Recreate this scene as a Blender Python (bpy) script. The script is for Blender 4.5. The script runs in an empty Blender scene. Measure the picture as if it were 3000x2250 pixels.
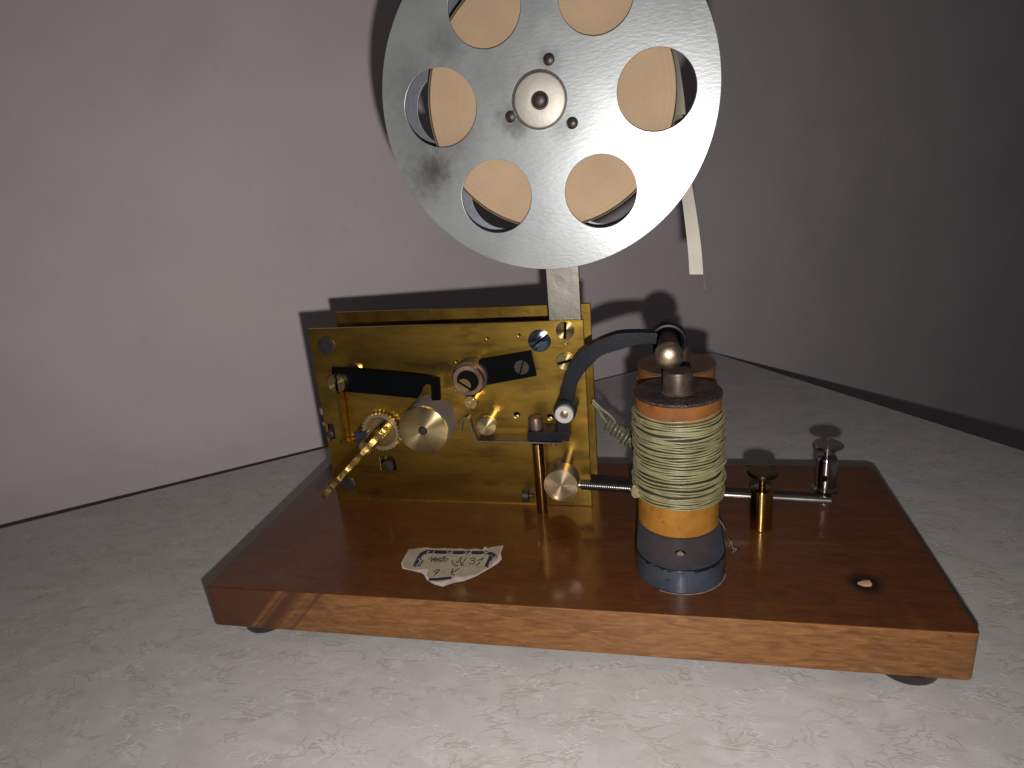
import bpy, bmesh, math, random
from mathutils import Vector, Matrix, Euler
random.seed(7)
PI = math.pi
sc = bpy.context.scene
col = sc.collection

# ------------------------------------------------------------------ camera
CAM = Vector((0.2346, -0.2600, 0.2315)); FPX = 1999.0
ROT = Euler((1.2399, 0.0819, 0.2022), 'XYZ').to_matrix()
cd = bpy.data.cameras.new('camera'); cam = bpy.data.objects.new('camera', cd); col.objects.link(cam)
cam.location = CAM; cam.rotation_euler = (1.2399, 0.0819, 0.2022)
cd.sensor_width = 36; cd.lens = FPX * 36 / 3000; cd.clip_start = 0.01; cd.clip_end = 50
sc.camera = cam
sc.render.resolution_x = 1024; sc.render.resolution_y = 768

def ray(u, v): return ROT @ Vector(((u - 1500) / FPX, -(v - 1125) / FPX, -1.0))
def atY(u, v, y): d = ray(u, v); return CAM + d * ((y - CAM.y) / d.y)
def atZ(u, v, z): d = ray(u, v); return CAM + d * ((z - CAM.z) / d.z)

ZT = 0.0302          # top of the wooden base
YP = 0.0946          # front face of the brass front plate
TH = 0.0025          # plate thickness

# ------------------------------------------------------------------ materials
def mat(name, c1, c2=None, scale=40, metal=0.0, r1=0.5, r2=None, bump=0.0, bscale=300, stretch=(1, 1, 1), lo=.35, hi=.65,
        coat=0.0, coat_r=.1, spec=.5, detail=6, c3=None, s3=8, lo3=.55, hi3=.75, bdist=.0005, aniso=0):
    m = bpy.data.materials.new(name); m.use_nodes = True
    nt = m.node_tree; N = nt.nodes; L = nt.links; b = N['Principled BSDF']
    b.inputs['Metallic'].default_value = metal; b.inputs['Roughness'].default_value = r1
    b.inputs['Specular IOR Level'].default_value = spec
    b.inputs['Coat Weight'].default_value = coat; b.inputs['Coat Roughness'].default_value = coat_r
    if aniso: b.inputs['Anisotropic'].default_value = aniso
    c2 = c2 or c1
    tc = N.new('ShaderNodeTexCoord'); mp = N.new('ShaderNodeMapping'); mp.inputs['Scale'].default_value = stretch
    geo = N.new('ShaderNodeNewGeometry')
    L.new(geo.outputs['Position'], mp.inputs['Vector'])
    def noise(s, d=detail, rough=.6):
        n = N.new('ShaderNodeTexNoise'); n.inputs['Scale'].default_value = s; n.inputs['Detail'].default_value = d
        n.inputs['Roughness'].default_value = rough; L.new(mp.outputs[0], n.inputs['Vector']); return n
    def rmp(src, a, b_):
        r = N.new('ShaderNodeMapRange'); r.inputs['From Min'].default_value = a; r.inputs['From Max'].default_value = b_
        L.new(src, r.inputs['Value']); return r
    n1 = noise(scale); f = rmp(n1.outputs['Fac'], lo, hi)
    mx = N.new('ShaderNodeMix'); mx.data_type = 'RGBA'; L.new(f.outputs[0], mx.inputs['Factor'])
    mx.inputs['A'].default_value = (*c1, 1); mx.inputs['B'].default_value = (*c2, 1)
    out = mx.outputs['Result']
    if c3:
        n3 = noise(s3, 4); f3 = rmp(n3.outputs['Fac'], lo3, hi3)
        m3 = N.new('ShaderNodeMix'); m3.data_type = 'RGBA'; L.new(f3.outputs[0], m3.inputs['Factor'])
        L.new(out, m3.inputs['A']); m3.inputs['B'].default_value = (*c3, 1); out = m3.outputs['Result']
    L.new(out, b.inputs['Base Color'])
    if r2 is not None:
        n2 = noise(scale * .7, 8); f2 = rmp(n2.outputs['Fac'], .3, .7)
        f2.inputs['To Min'].default_value = r1; f2.inputs['To Max'].default_value = r2
        L.new(f2.outputs[0], b.inputs['Roughness'])
    if bump:
        nb = noise(bscale, 5); bp = N.new('ShaderNodeBump'); bp.inputs['Strength'].default_value = bump
        bp.inputs['Distance'].default_value = bdist
        L.new(nb.outputs['Fac'], bp.inputs['Height']); L.new(bp.outputs[0], b.inputs['Normal'])
    m['nt'] = 1
    return m

M = {}
M['brass_plate'] = mat('brass_plate', (.55, .345, .066), (.34, .205, .040), 34, 1, .31, .38, .2, 160, c3=(.20, .12, .04), s3=60, lo3=.54, hi3=.74, stretch=(.6, 1, 2.2), bdist=.0003)
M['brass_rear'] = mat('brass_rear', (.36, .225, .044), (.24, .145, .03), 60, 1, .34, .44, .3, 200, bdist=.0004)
M['brass_edge'] = mat('brass_bright', (.80, .55, .17), (.42, .26, .07), 210, 1, .24, .48, 1.0, 330, bdist=.0009)
M['brass_turned'] = mat('brass_turned', (.72, .54, .24), (.52, .38, .16), 45, 1, .22, .32, .08, 500)
M['brass_polished'] = mat('brass_polished', (.42, .28, .09), (.34, .22, .07), 40, 1, .08, .12)
M['bronze'] = mat('bronze_worn', (.55, .38, .26), (.30, .20, .15), 90, 1, .28, .5, .3, 300)
M['steel_plate'] = mat('steel_plate', (.27, .25, .22), (.20, .185, .16), 60, 1, .40, .52, .3, 200)
M['steel_bright'] = mat('steel_bright', (.66, .64, .61), (.5, .48, .46), 60, 1, .22, .35)
M['nickel'] = mat('nickel', (.42, .40, .38), (.32, .30, .28), 60, 1, .14, .22)
M['blued'] = mat('blued_steel', (.16, .20, .27), (.11, .14, .20), 50, 1, .25, .32)
M['black_iron'] = mat('black_iron', (.011, .013, .019), (.006, .007, .010), 60, 0, .36, .48, .25, 260, spec=.25)
M['black_plain'] = mat('blackened_steel', (.0022, .0026, .0035), (.0014, .0017, .0022), 60, 0, .5, .62, .1, 300, spec=.05)
M['dark_screw'] = mat('dark_steel', (.09, .07, .06), (.045, .036, .032), 80, .7, .35, .5, .3, 300)
M['yoke'] = mat('yoke_paint', (.047, .057, .080), (.032, .038, .052), 70, 0, .30, .42, .2, 250, coat=.15, coat_r=.12, c3=(.010, .010, .012), s3=120, lo3=.66, hi3=.70)
M['cap'] = mat('coil_cap', (.060, .038, .032), (.026, .017, .015), 120, 0, .26, .55, 1.0, 150, spec=.6, bdist=.003)
M['core'] = mat('iron_core', (.20, .13, .105), (.09, .06, .05), 110, .6, .35, .5, .5, 200)
M['bobbin'] = mat('bobbin_wood', (.20, .070, .020), (.28, .105, .032), 90, 0, .42, .5, .15, 200, c3=(.13, .04, .012), s3=140, lo3=.58, hi3=.74, spec=.3)
M['bobbin_low'] = mat('bobbin_amber', (.30, .125, .016), (.42, .19, .03), 70, 0, .38, .48, .15, 200, c3=(.17, .06, .012), s3=150, lo3=.58, hi3=.74, spec=.3)
M['wire'] = mat('cloth_wire', (.20, .18, .088), (.33, .295, .155), 110, 0, .28, .40, .35, 900, spec=.6)
M['wire_dark'] = mat('wire_core', (.028, .023, .010), (.05, .042, .02), 200, 0, .6)
M['brass_pale'] = mat('brass_pale', (.52, .42, .26), (.40, .31, .18), 80, .8, .4, .5)
M['fray'] = mat('frayed_cotton', (.17, .135, .11), None, 200, 0, .8)
M['pigtail'] = mat('pigtail_wire', (.13, .115, .06), (.20, .18, .10), 200, 0, .3, .4, .4, 700, spec=.7)
M['drum'] = mat('drum_steel', (.20, .175, .17), (.16, .14, .135), 90, .35, .5, .6)
M['cap_wood'] = mat('cap_wood', (.13, .07, .035), (.08, .042, .024), 110, 0, .5, .6, .4, 150)
M['brass_dark'] = mat('brass_dark', (.16, .10, .045), (.10, .065, .03), 60, 1, .16, .24)
M['hub'] = mat('hub_dull', (.60, .55, .48), (.52, .475, .42), 60, .45, .45, .55, .2, 300)
M['washer'] = mat('washer_dull', (.62, .60, .56), (.5, .48, .45), 80, .3, .4, .5)
M['tip'] = mat('tip_metal', (.62, .50, .36), (.42, .30, .20), 70, 1, .30, .42, .35, 420)
M['cap_rubber'] = mat('foot_rubber', (.035, .022, .018), (.02, .014, .012), 80, 0, .3, .4)
M['paper_tape'] = mat('paper_tape', (.62, .57, .48), (.55, .50, .42), 60, 0, .7)
M['tape_edge'] = mat('tape_edge', (.20, .14, .09), (.14, .10, .065), 60, 0, .7)
M['label_paper'] = mat('label_paper', (.36, .295, .22), (.29, .235, .17), 160, 0, .6, None, .3, 600)
M['label_torn'] = mat('label_torn_edge', (.62, .54, .48), (.48, .36, .33), 250, 0, .7)
M['ink_blue'] = mat('ink_blue', (.010, .012, .032), (.02, .023, .05), 300, 0, .5)
M['ink_dark'] = mat('ink_dark', (.028, .02, .018), None, 300, 0, .5)
M['scroll'] = mat('scroll_pale', (.34, .31, .29), None, 300, 0, .5)
M['hole'] = mat('hole_dark', (.004, .0035, .003), None, 10, 0, .9, spec=.1)
M['raw_wood'] = mat('raw_wood', (.60, .38, .24), (.45, .27, .16), 300, 0, .6)
M['wall'] = mat('wall_paint', (.635, .556, .560), (.580, .515, .520), 12, 0, .55, .62, .35, 95, c3=(.53, .48, .485), s3=70, lo3=.64, hi3=.80, spec=.3, bdist=.0009)
M['wall_r'] = mat('wall_paint_grey', (.36, .33, .325), (.33, .31, .305), 9, 0, .6, .66, .28, 95, c3=(.29, .27, .27), s3=75, lo3=.66, hi3=.80, spec=.25, bdist=.0009)
M['skirting'] = mat('skirting', (.014, .010, .010), None, 20, 0, .7, spec=.2)
M['floor'] = mat('floor', (.12, .09, .07), (.09, .07, .05), 5, 0, .6)

def reel_mat():
    m = mat('reel_metal', (.385, .398, .402), (.325, .337, .345), 26, .48, .33, .39, .18, 330, c3=(.39, .40, .395), s3=60, lo3=.50, hi3=.70, bdist=.0003)
    nt = m.node_tree; N = nt.nodes; L = nt.links; b = N['Principled BSDF']
    src = b.inputs['Base Color'].links[0].from_socket
    geo = N.new('ShaderNodeNewGeometry')
    def blot(p, r, c, soft, prev):          # oxide stains at their own places on the metal
        d = N.new('ShaderNodeVectorMath'); d.operation = 'DISTANCE'; L.new(geo.outputs['Position'], d.inputs[0]); d.inputs[1].default_value = p
        n = N.new('ShaderNodeTexNoise'); n.inputs['Scale'].default_value = 260; n.inputs['Detail'].default_value = 6
        L.new(geo.outputs['Position'], n.inputs['Vector'])
        a = N.new('ShaderNodeMath'); a.operation = 'MULTIPLY_ADD'; L.new(n.outputs['Fac'], a.inputs[0]); a.inputs[1].default_value = r * 1.1; L.new(d.outputs['Value'], a.inputs[2])
        q = N.new('ShaderNodeMapRange'); q.inputs['From Min'].default_value = r * .5; q.inputs['From Max'].default_value = r * 1.9
        q.inputs['To Min'].default_value = soft; q.inputs['To Max'].default_value = 0; q.interpolation_type = 'SMOOTHSTEP'
        L.new(a.outputs[0], q.inputs['Value'])
        x = N.new('ShaderNodeMix'); x.data_type = 'RGBA'; L.new(q.outputs[0], x.inputs['Factor']); L.new(prev, x.inputs['A']); x.inputs['B'].default_value = (*c, 1)
        return x.outputs['Result']
    yf = .077
    for (u, v, r, s) in ((1275, 495, .0075, .9), (1255, 525, .013, .55), (1305, 130, .011, .45), (1200, 250, .016, .35), (1330, 400, .016, .35),
                         (1607, 178, .006, .55), (1497, 350, .008, .7), (1520, 372, .006, .6), (1650, 372, .007, .4), (1230, 440, .02, .3), (1440, 260, .018, .25)):
        p = atY(u, v, yf); src = blot(p, r, (.10, .095, .085), s, src)
    L.new(src, b.inputs['Base Color'])
    # short diagonal dents and scratches
    for nd in list(N):
        if nd.type == 'MAPPING':
            nd.inputs['Rotation'].default_value = (0, math.radians(45), 0)
    old = [n for n in N if n.type == 'BUMP'][0]
    mp = N.new('ShaderNodeMapping'); mp.vector_type = 'POINT'; mp.inputs['Rotation'].default_value = (0, math.radians(40), 0); mp.inputs['Scale'].default_value = (1, 1, 3.0)
    L.new(geo.outputs['Position'], mp.inputs['Vector'])
    n = N.new('ShaderNodeTexNoise'); n.inputs['Scale'].default_value = 260; n.inputs['Detail'].default_value = 4; L.new(mp.outputs[0], n.inputs['Vector'])
    L.new(n.outputs['Fac'], old.inputs['Height'])
    return m
M['reel'] = reel_mat()
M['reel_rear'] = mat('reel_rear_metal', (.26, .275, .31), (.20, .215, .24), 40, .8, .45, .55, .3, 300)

def wood_mat():
    m = bpy.data.materials.new('polished_wood'); m.use_nodes = True
    nt = m.node_tree; N = nt.nodes; L = nt.links; b = N['Principled BSDF']
    geo = N.new('ShaderNodeNewGeometry')
    def mapped(s):
        mp = N.new('ShaderNodeMapping'); mp.inputs['Scale'].default_value = s; L.new(geo.outputs['Position'], mp.inputs['Vector']); return mp.outputs[0]
    def noise(v, s, d=6, dist=0):
        n = N.new('ShaderNodeTexNoise'); n.inputs['Scale'].default_value = s; n.inputs['Detail'].default_value = d; n.inputs['Distortion'].default_value = dist
        L.new(v, n.inputs['Vector']); return n.outputs['Fac']
    def rng(f, a, c, x=0, y=1):
        r = N.new('ShaderNodeMapRange'); r.inputs['From Min'].default_value = a; r.inputs['From Max'].default_value = c
        r.inputs['To Min'].default_value = x; r.inputs['To Max'].default_value = y; L.new(f, r.inputs['Value']); return r.outputs[0]
    def mix(f, a, c, mode='MIX'):
        x = N.new('ShaderNodeMix'); x.data_type = 'RGBA'; x.blend_type = mode
        if isinstance(f, float): x.inputs['Factor'].default_value = f
        else: L.new(f, x.inputs['Factor'])
        for k, s in (('A', a), ('B', c)):
            if isinstance(s, tuple): x.inputs[k].default_value = (*s, 1)
            else: L.new(s, x.inputs[k])
        return x.outputs['Result']
    grain = noise(mapped((3, 22, 22)), 14, 8, .6)
    fine = noise(mapped((10, 90, 90)), 12, 4)
    blotch = noise(mapped((1, 1, 1)), 26, 5, .8)
    flame = noise(mapped((2.2, .7, .4)), 30, 4, 1.2)
    c = mix(rng(grain, .3, .7), (.080, .023, .0055), (.115, .036, .008))
    c = mix(rng(fine, .35, .75), c, (.070, .021, .006))
    c = mix(rng(blotch, .55, .8, 0, .6), c, (.050, .016, .005))
    # the front face of the board is coloured lighter and more orange than its top
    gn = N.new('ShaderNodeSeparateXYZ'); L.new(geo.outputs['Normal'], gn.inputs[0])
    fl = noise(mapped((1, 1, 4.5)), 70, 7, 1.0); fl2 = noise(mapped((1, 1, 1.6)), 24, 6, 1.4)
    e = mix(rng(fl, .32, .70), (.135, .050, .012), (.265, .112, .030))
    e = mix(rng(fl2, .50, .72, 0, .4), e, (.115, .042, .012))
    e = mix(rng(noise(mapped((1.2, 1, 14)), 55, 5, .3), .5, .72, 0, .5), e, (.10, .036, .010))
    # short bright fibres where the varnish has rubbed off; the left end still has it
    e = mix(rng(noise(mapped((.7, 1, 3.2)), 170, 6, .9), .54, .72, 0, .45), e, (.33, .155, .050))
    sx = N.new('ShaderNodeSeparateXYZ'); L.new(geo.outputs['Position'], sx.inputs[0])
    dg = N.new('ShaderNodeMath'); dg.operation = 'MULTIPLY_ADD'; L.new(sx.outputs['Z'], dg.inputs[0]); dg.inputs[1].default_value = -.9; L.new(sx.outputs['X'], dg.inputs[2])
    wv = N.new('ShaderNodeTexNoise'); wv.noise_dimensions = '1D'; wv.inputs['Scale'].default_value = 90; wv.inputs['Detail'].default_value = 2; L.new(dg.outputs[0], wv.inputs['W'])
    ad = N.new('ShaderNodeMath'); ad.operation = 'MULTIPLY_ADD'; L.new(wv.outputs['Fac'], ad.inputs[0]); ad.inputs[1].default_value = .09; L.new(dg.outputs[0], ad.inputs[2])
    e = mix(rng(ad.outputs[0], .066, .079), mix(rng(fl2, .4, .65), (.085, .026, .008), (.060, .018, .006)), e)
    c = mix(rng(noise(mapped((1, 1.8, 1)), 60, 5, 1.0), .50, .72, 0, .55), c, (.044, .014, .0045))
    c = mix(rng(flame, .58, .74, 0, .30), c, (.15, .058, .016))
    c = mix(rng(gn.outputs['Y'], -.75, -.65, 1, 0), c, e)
    # old dark ring of dirt round the empty screw hole
    d = N.new('ShaderNodeVectorMath'); d.operation = 'DISTANCE'; L.new(geo.outputs['Position'], d.inputs[0]); d.inputs[1].default_value = (.3245, .031, ZT)
    c = mix(rng(d.outputs['Value'], .0045, .0098, .96, 0), c, (.008, .004, .0025))
    L.new(c, b.inputs['Base Color'])
    L.new(rng(blotch, .3, .7, .40, .52), b.inputs['Roughness'])
    b.inputs['Coat Weight'].default_value = .6; b.inputs['Specular IOR Level'].default_value = .3; b.inputs['Coat IOR'].default_value = 1.5
    L.new(rng(noise(mapped((1, 1, 1)), 60, 6), .3, .7, .10, .20), b.inputs['Coat Roughness'])
    bp = N.new('ShaderNodeBump'); bp.inputs['Strength'].default_value = .25; bp.inputs['Distance'].default_value = .0003
    L.new(noise(mapped((1, 5, 5)), 120, 6), bp.inputs['Height']); L.new(bp.outputs[0], b.inputs['Normal'])
    bp2 = N.new('ShaderNodeBump'); bp2.inputs['Strength'].default_value = .12; bp2.inputs['Distance'].default_value = .0004
    L.new(noise(mapped((1, 1, 1)), 90, 3), bp2.inputs['Height']); L.new(bp2.outputs[0], b.inputs['Coat Normal'])
    return m
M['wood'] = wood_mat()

def table_mat():
    m = bpy.data.materials.new('laminate'); m.use_nodes = True
    nt = m.node_tree; N = nt.nodes; L = nt.links; b = N['Principled BSDF']
    geo = N.new('ShaderNodeNewGeometry')
    mp = N.new('ShaderNodeMapping'); mp.inputs['Rotation'].default_value = (0, 0, .5); mp.inputs['Scale'].default_value = (1, 1.6, 1); L.new(geo.outputs['Position'], mp.inputs['Vector'])
    V = mp.outputs[0]
    def noise(s, d=3, dist=0., off=0.):
        n = N.new('ShaderNodeTexNoise'); n.noise_dimensions = '4D'; n.inputs['W'].default_value = off
        n.inputs['Scale'].default_value = s; n.inputs['Detail'].default_value = d; n.inputs['Distortion'].default_value = dist; L.new(V, n.inputs['Vector']); return n.outputs['Fac']
    def math_(op, a, c=0.):
        x = N.new('ShaderNodeMath'); x.operation = op
        for i, s in enumerate((a, c)):
            if isinstance(s, (int, float)): x.inputs[i].default_value = s
            else: L.new(s, x.inputs[i])
        return x.outputs[0]
    def rng(f, a, c, x=0, y=1):
        r = N.new('ShaderNodeMapRange'); r.interpolation_type = 'SMOOTHSTEP'; r.inputs['From Min'].default_value = a; r.inputs['From Max'].default_value = c
        r.inputs['To Min'].default_value = x; r.inputs['To Max'].default_value = y; L.new(f, r.inputs['Value']); return r.outputs[0]
    def mix(f, a, c):
        x = N.new('ShaderNodeMix'); x.data_type = 'RGBA'; L.new(f, x.inputs['Factor'])
        for k, s in (('A', a), ('B', c)):
            if isinstance(s, tuple): x.inputs[k].default_value = (*s, 1)
            else: L.new(s, x.inputs[k])
        return x.outputs['Result']
    base = mix(rng(noise(14, 5), .35, .65), (.470, .450, .422), (.50, .462, .448))
    base = mix(rng(noise(38, 5, .8, 3.), .42, .66, 0, .7), base, (.43, .405, .375))
    base = mix(rng(noise(55, 4, .6, 7.), .50, .70, 0, .6), base, (.545, .525, .50))
    # worm-like veins: level lines of warped noise, broken up by a mask
    v1 = rng(math_('ABSOLUTE', math_('SUBTRACT', noise(40, 2, 2.6, 1.), .5)), .0, .050, 1, 0)
    k1 = rng(noise(44, 3, 0, 5.), .44, .60)
    v2 = rng(math_('ABSOLUTE', math_('SUBTRACT', noise(48, 2, 3.0, 9.), .49)), .0, .034, 1, 0)
    k2 = rng(noise(42, 2, 0, 12.), .46, .62)
    soft = rng(noise(80, 4, 1.4, 20.), .54, .72)
    c = mix(math_('MULTIPLY', soft, .35), base, (.39, .362, .33))
    c = mix(math_('MULTIPLY', math_('MULTIPLY', v1, k1), .68), c, (.365, .33, .295))
    c = mix(math_('MULTIPLY', math_('MULTIPLY', v2, k2), .66), c, (.60, .585, .56))
    sp = rng(noise(420, 2, 0, 30.), .74, .80)
    c = mix(math_('MULTIPLY', sp, .5), c, (.22, .2, .18))
    L.new(c, b.inputs['Base Color'])
    b.inputs['Roughness'].default_value = .42; b.inputs['Specular IOR Level'].default_value = .35
    bp = N.new('ShaderNodeBump'); bp.inputs['Strength'].default_value = .24; bp.inputs['Distance'].default_value = .0004
    L.new(math_('ADD', math_('SUBTRACT', math_('MULTIPLY', v2, k2), math_('MULTIPLY', v1, k1)), math_('MULTIPLY', noise(260, 3), .6)), bp.inputs['Height'])
    L.new(bp.outputs[0], b.inputs['Normal'])
    return m
M['table'] = table_mat()

def roll_mat():
    m = bpy.data.materials.new('paper_roll_side'); m.use_nodes = True
    nt = m.node_tree; N = nt.nodes; L = nt.links; b = N['Principled BSDF']
    geo = N.new('ShaderNodeNewGeometry')
    sub = N.new('ShaderNodeVectorMath'); sub.operation = 'SUBTRACT'; L.new(geo.outputs['Position'], sub.inputs[0]); sub.inputs[1].default_value = ROLLC
    ln = N.new('ShaderNodeVectorMath'); ln.operation = 'LENGTH'
    sp = N.new('ShaderNodeSeparateXYZ'); L.new(sub.outputs[0], sp.inputs[0]); cb = N.new('ShaderNodeCombineXYZ')
    L.new(sp.outputs[0], cb.inputs[0]); L.new(sp.outputs[2], cb.inputs[2]); L.new(cb.outputs[0], ln.inputs[0])
    n = N.new('ShaderNodeTexNoise'); n.noise_dimensions = '1D'; n.inputs['Scale'].default_value = 1300; n.inputs['Detail'].default_value = 3; L.new(ln.outputs['Value'], n.inputs['W'])
    n2 = N.new('ShaderNodeTexNoise'); n2.inputs['Scale'].default_value = 40; n2.inputs['Detail'].default_value = 5; L.new(geo.outputs['Position'], n2.inputs['Vector'])
    def rng(f, a, c, x=0, y=1):
        r = N.new('ShaderNodeMapRange'); r.inputs['From Min'].default_value = a; r.inputs['From Max'].default_value = c
        r.inputs['To Min'].default_value = x; r.inputs['To Max'].default_value = y; L.new(f, r.inputs['Value']); return r.outputs[0]
    def mix(f, a, c):
        x = N.new('ShaderNodeMix'); x.data_type = 'RGBA'; L.new(f, x.inputs['Factor'])
        for k, s in (('A', a), ('B', c)):
            if isinstance(s, tuple): x.inputs[k].default_value = (*s, 1)
            else: L.new(s, x.inputs[k])
        return x.outputs['Result']
    c = mix(rng(n2.outputs['Fac'], .3, .7), (.43, .295, .185), (.50, .35, .22))
    c = mix(rng(n.outputs['Fac'], .45, .75, 0, .22), c, (.32, .20, .11))
    L.new(c, b.inputs['Base Color']); b.inputs['Roughness'].default_value = .7; b.inputs['Specular IOR Level'].default_value = .25
    bp = N.new('ShaderNodeBump'); bp.inputs['Strength'].default_value = .3; bp.inputs['Distance'].default_value = .0003
    L.new(n.outputs['Fac'], bp.inputs['Height']); L.new(bp.outputs[0], b.inputs['Normal'])
    return m

def chips():
    m = M['yoke']; nt = m.node_tree; N = nt.nodes; L = nt.links; b = N['Principled BSDF']; src = b.inputs['Base Color'].links[0].from_socket
    geo = N.new('ShaderNodeNewGeometry'); sp = N.new('ShaderNodeSeparateXYZ'); L.new(geo.outputs['Position'], sp.inputs[0])
    n = N.new('ShaderNodeTexNoise'); n.inputs['Scale'].default_value = 330; n.inputs['Detail'].default_value = 3; L.new(geo.outputs['Position'], n.inputs['Vector'])
    a = N.new('ShaderNodeMath'); a.operation = 'MULTIPLY_ADD'; L.new(n.outputs['Fac'], a.inputs[0]); a.inputs[1].default_value = .0046; L.new(sp.outputs['Z'], a.inputs[2])
    r = N.new('ShaderNodeMapRange'); r.inputs['From Min'].default_value = .0428 + .0014; r.inputs['From Max'].default_value = .0428 + .0017; L.new(a.outputs[0], r.inputs['Value'])
    q = N.new('ShaderNodeSeparateXYZ'); L.new(geo.outputs['Normal'], q.inputs[0])
    g = N.new('ShaderNodeMath'); g.operation = 'LESS_THAN'; L.new(q.outputs['Z'], g.inputs[0]); g.inputs[1].default_value = .95
    h = N.new('ShaderNodeMath'); h.operation = 'MULTIPLY'; L.new(r.outputs[0], h.inputs[0]); L.new(g.outputs[0], h.inputs[1])
    x = N.new('ShaderNodeMix'); x.data_type = 'RGBA'; L.new(h.outputs[0], x.inputs['Factor']); L.new(src, x.inputs['A']); x.inputs['B'].default_value = (.006, .006, .006, 1)
    L.new(x.outputs['Result'], b.inputs['Base Color'])
chips()

# ------------------------------------------------------------------ mesh helpers
class MB:
    sharp = None
    def __init__(s): s.v = []; s.f = []
    def add(s, vs, fs):
        k = len(s.v); s.v += [Vector(p) for p in vs]; s.f += [[k + i for i in f] for f in fs]; return s
    def box(s, lo, hi, rot=None, piv=None):
        vs = [Vector((x, y, z)) for x in (lo[0], hi[0]) for y in (lo[1], hi[1]) for z in (lo[2], hi[2])]
        if rot: vs = [rot @ (p - piv) + piv for p in vs]
        return s.add(vs, [(0, 1, 3, 2), (4, 6, 7, 5), (0, 4, 5, 1), (2, 3, 7, 6), (0, 2, 6, 4), (1, 5, 7, 3)])
    def lathe(s, o, ax, prof, seg=48, wob=0):           # prof: (distance along axis, radius)
        o = Vector(o); ax = Vector(ax).normalized(); e1 = ax.orthogonal().normalized(); e2 = ax.cross(e1)
        vs = []; fs = []
        for (h, r) in prof:
            for i in range(seg):
                a = 2 * PI * i / seg; vs.append(o + ax * h + (e1 * math.cos(a) + e2 * math.sin(a)) * max(r, 1e-6))
        for j in range(len(prof) - 1):
            for i in range(seg):
                k = (i + 1) % seg; fs.append((j * seg + i, j * seg + k, (j + 1) * seg + k, (j + 1) * seg + i))
        if prof[0][1] > 1e-5: fs.append(tuple(range(seg))[::-1])
        if prof[-1][1] > 1e-5: fs.append(tuple((len(prof) - 1) * seg + i for i in range(seg)))
        return s.add(vs, fs)
    def tube(s, pts, r, seg=10, closed=False, flat=None):
        pts = [Vector(p) for p in pts]; n = len(pts); vs = []; fs = []
        up = None
        for i, p in enumerate(pts):
            a = pts[(i - 1) % n] if (closed or i > 0) else p; c = pts[(i + 1) % n] if (closed or i < n - 1) else p
            t = (c - a).normalized()
            if up is None: up = t.orthogonal().normalized()
            up = (up - t * up.dot(t)).normalized(); sd = t.cross(up)
            rr = r[i] if isinstance(r, (list, tuple)) else r
            for k in range(seg):
                q = 2 * PI * k / seg; vs.append(p + (up * math.cos(q) + sd * math.sin(q)) * rr)
        m = n if closed else n - 1
        for i in range(m):
            j = (i + 1) % n
            for k in range(seg):
                l = (k + 1) % seg; fs.append((i * seg + k, i * seg + l, j * seg + l, j * seg + k))
        if not closed: fs.append(tuple(range(seg))[::-1]); fs.append(tuple((n - 1) * seg + k for k in range(seg)))
        return s.add(vs, fs)
    def sweep(s, pts, w, th):                            # flat bar: pts in XZ at front y, w half width in plane, th=(y0,y1)
        n = len(pts); vs = []; fs = []
        for i, p in enumerate(pts):
            a = Vector(pts[max(i - 1, 0)]); c = Vector(pts[min(i + 1, n - 1)]); t = (c - a); t.y = 0; t.normalize(); nn = Vector((-t.z, 0, t.x))
            ww = w[i] if isinstance(w, (list, tuple)) else w
            for (k, y) in ((1, th[0]), (-1, th[0]), (-1, th[1]), (1, th[1])):
                q = Vector(p) + nn * ww * k; q.y = y; vs.append(q)
        for i in range(n - 1):
            for k in range(4): fs.append((i * 4 + k, i * 4 + (k + 1) % 4, (i + 1) * 4 + (k + 1) % 4, (i + 1) * 4 + k))
        fs.append((3, 2, 1, 0)); fs.append(tuple((n - 1) * 4 + k for k in range(4)))
        return s.add(vs, fs)
    def mesh_add(s, me, mw):
        return s.add([mw @ v.co for v in me.vertices], [tuple(p.vertices) for p in me.polygons])

def obj(name, mb, m, parent=None, bevel=0, smooth=35, seg=2, loc=None):
    vs = mb.v
    lo = Vector([min(v[i] for v in vs) for i in range(3)]); hi = Vector([max(v[i] for v in vs) for i in range(3)])
    o_w = Vector(((lo.x + hi.x) / 2, (lo.y + hi.y) / 2, lo.z)) if loc is None else Vector(loc)
    me = bpy.data.meshes.new(name); me.from_pydata([v - o_w for v in vs], [], mb.f)
    bm = bmesh.new(); bm.from_mesh(me); bmesh.ops.remove_doubles(bm, verts=bm.verts, dist=1e-7); bmesh.ops.recalc_face_normals(bm, faces=bm.faces)
    bm.to_mesh(me); bm.free()
    ms = m if isinstance(m, (list, tuple)) else [m]
    for k in ms: me.materials.append(M[k] if isinstance(k, str) else k)
    if getattr(mb, 'split', None):
        for p in me.polygons:
            c_ = p.center + o_w
            if mb.split(c_): p.material_index = 1
    for p in me.polygons: p.use_smooth = True
    me.set_sharp_from_angle(angle=math.radians(mb.sharp or smooth))
    o = bpy.data.objects.new(name, me); col.objects.link(o)
    o.location = o_w
    if parent:
        pw = Vector((0, 0, 0)); q = parent
        while q: pw += q.location; q = q.parent
        o.parent = parent; o.location = o_w - pw
    if bevel:
        b = o.modifiers.new('bevel', 'BEVEL'); b.width = bevel; b.segments = seg; b.limit_method = 'ANGLE'; b.angle_limit = math.radians(40)
        b.harden_normals = True
    return o

def thing(name, label, cat, loc, group=None):
    o = bpy.data.objects.new(name, None); col.objects.link(o); o.location = loc; o.empty_display_size = .01
    o['label'] = label; o['category'] = cat
    if group: o['group'] = group
    return o

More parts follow.
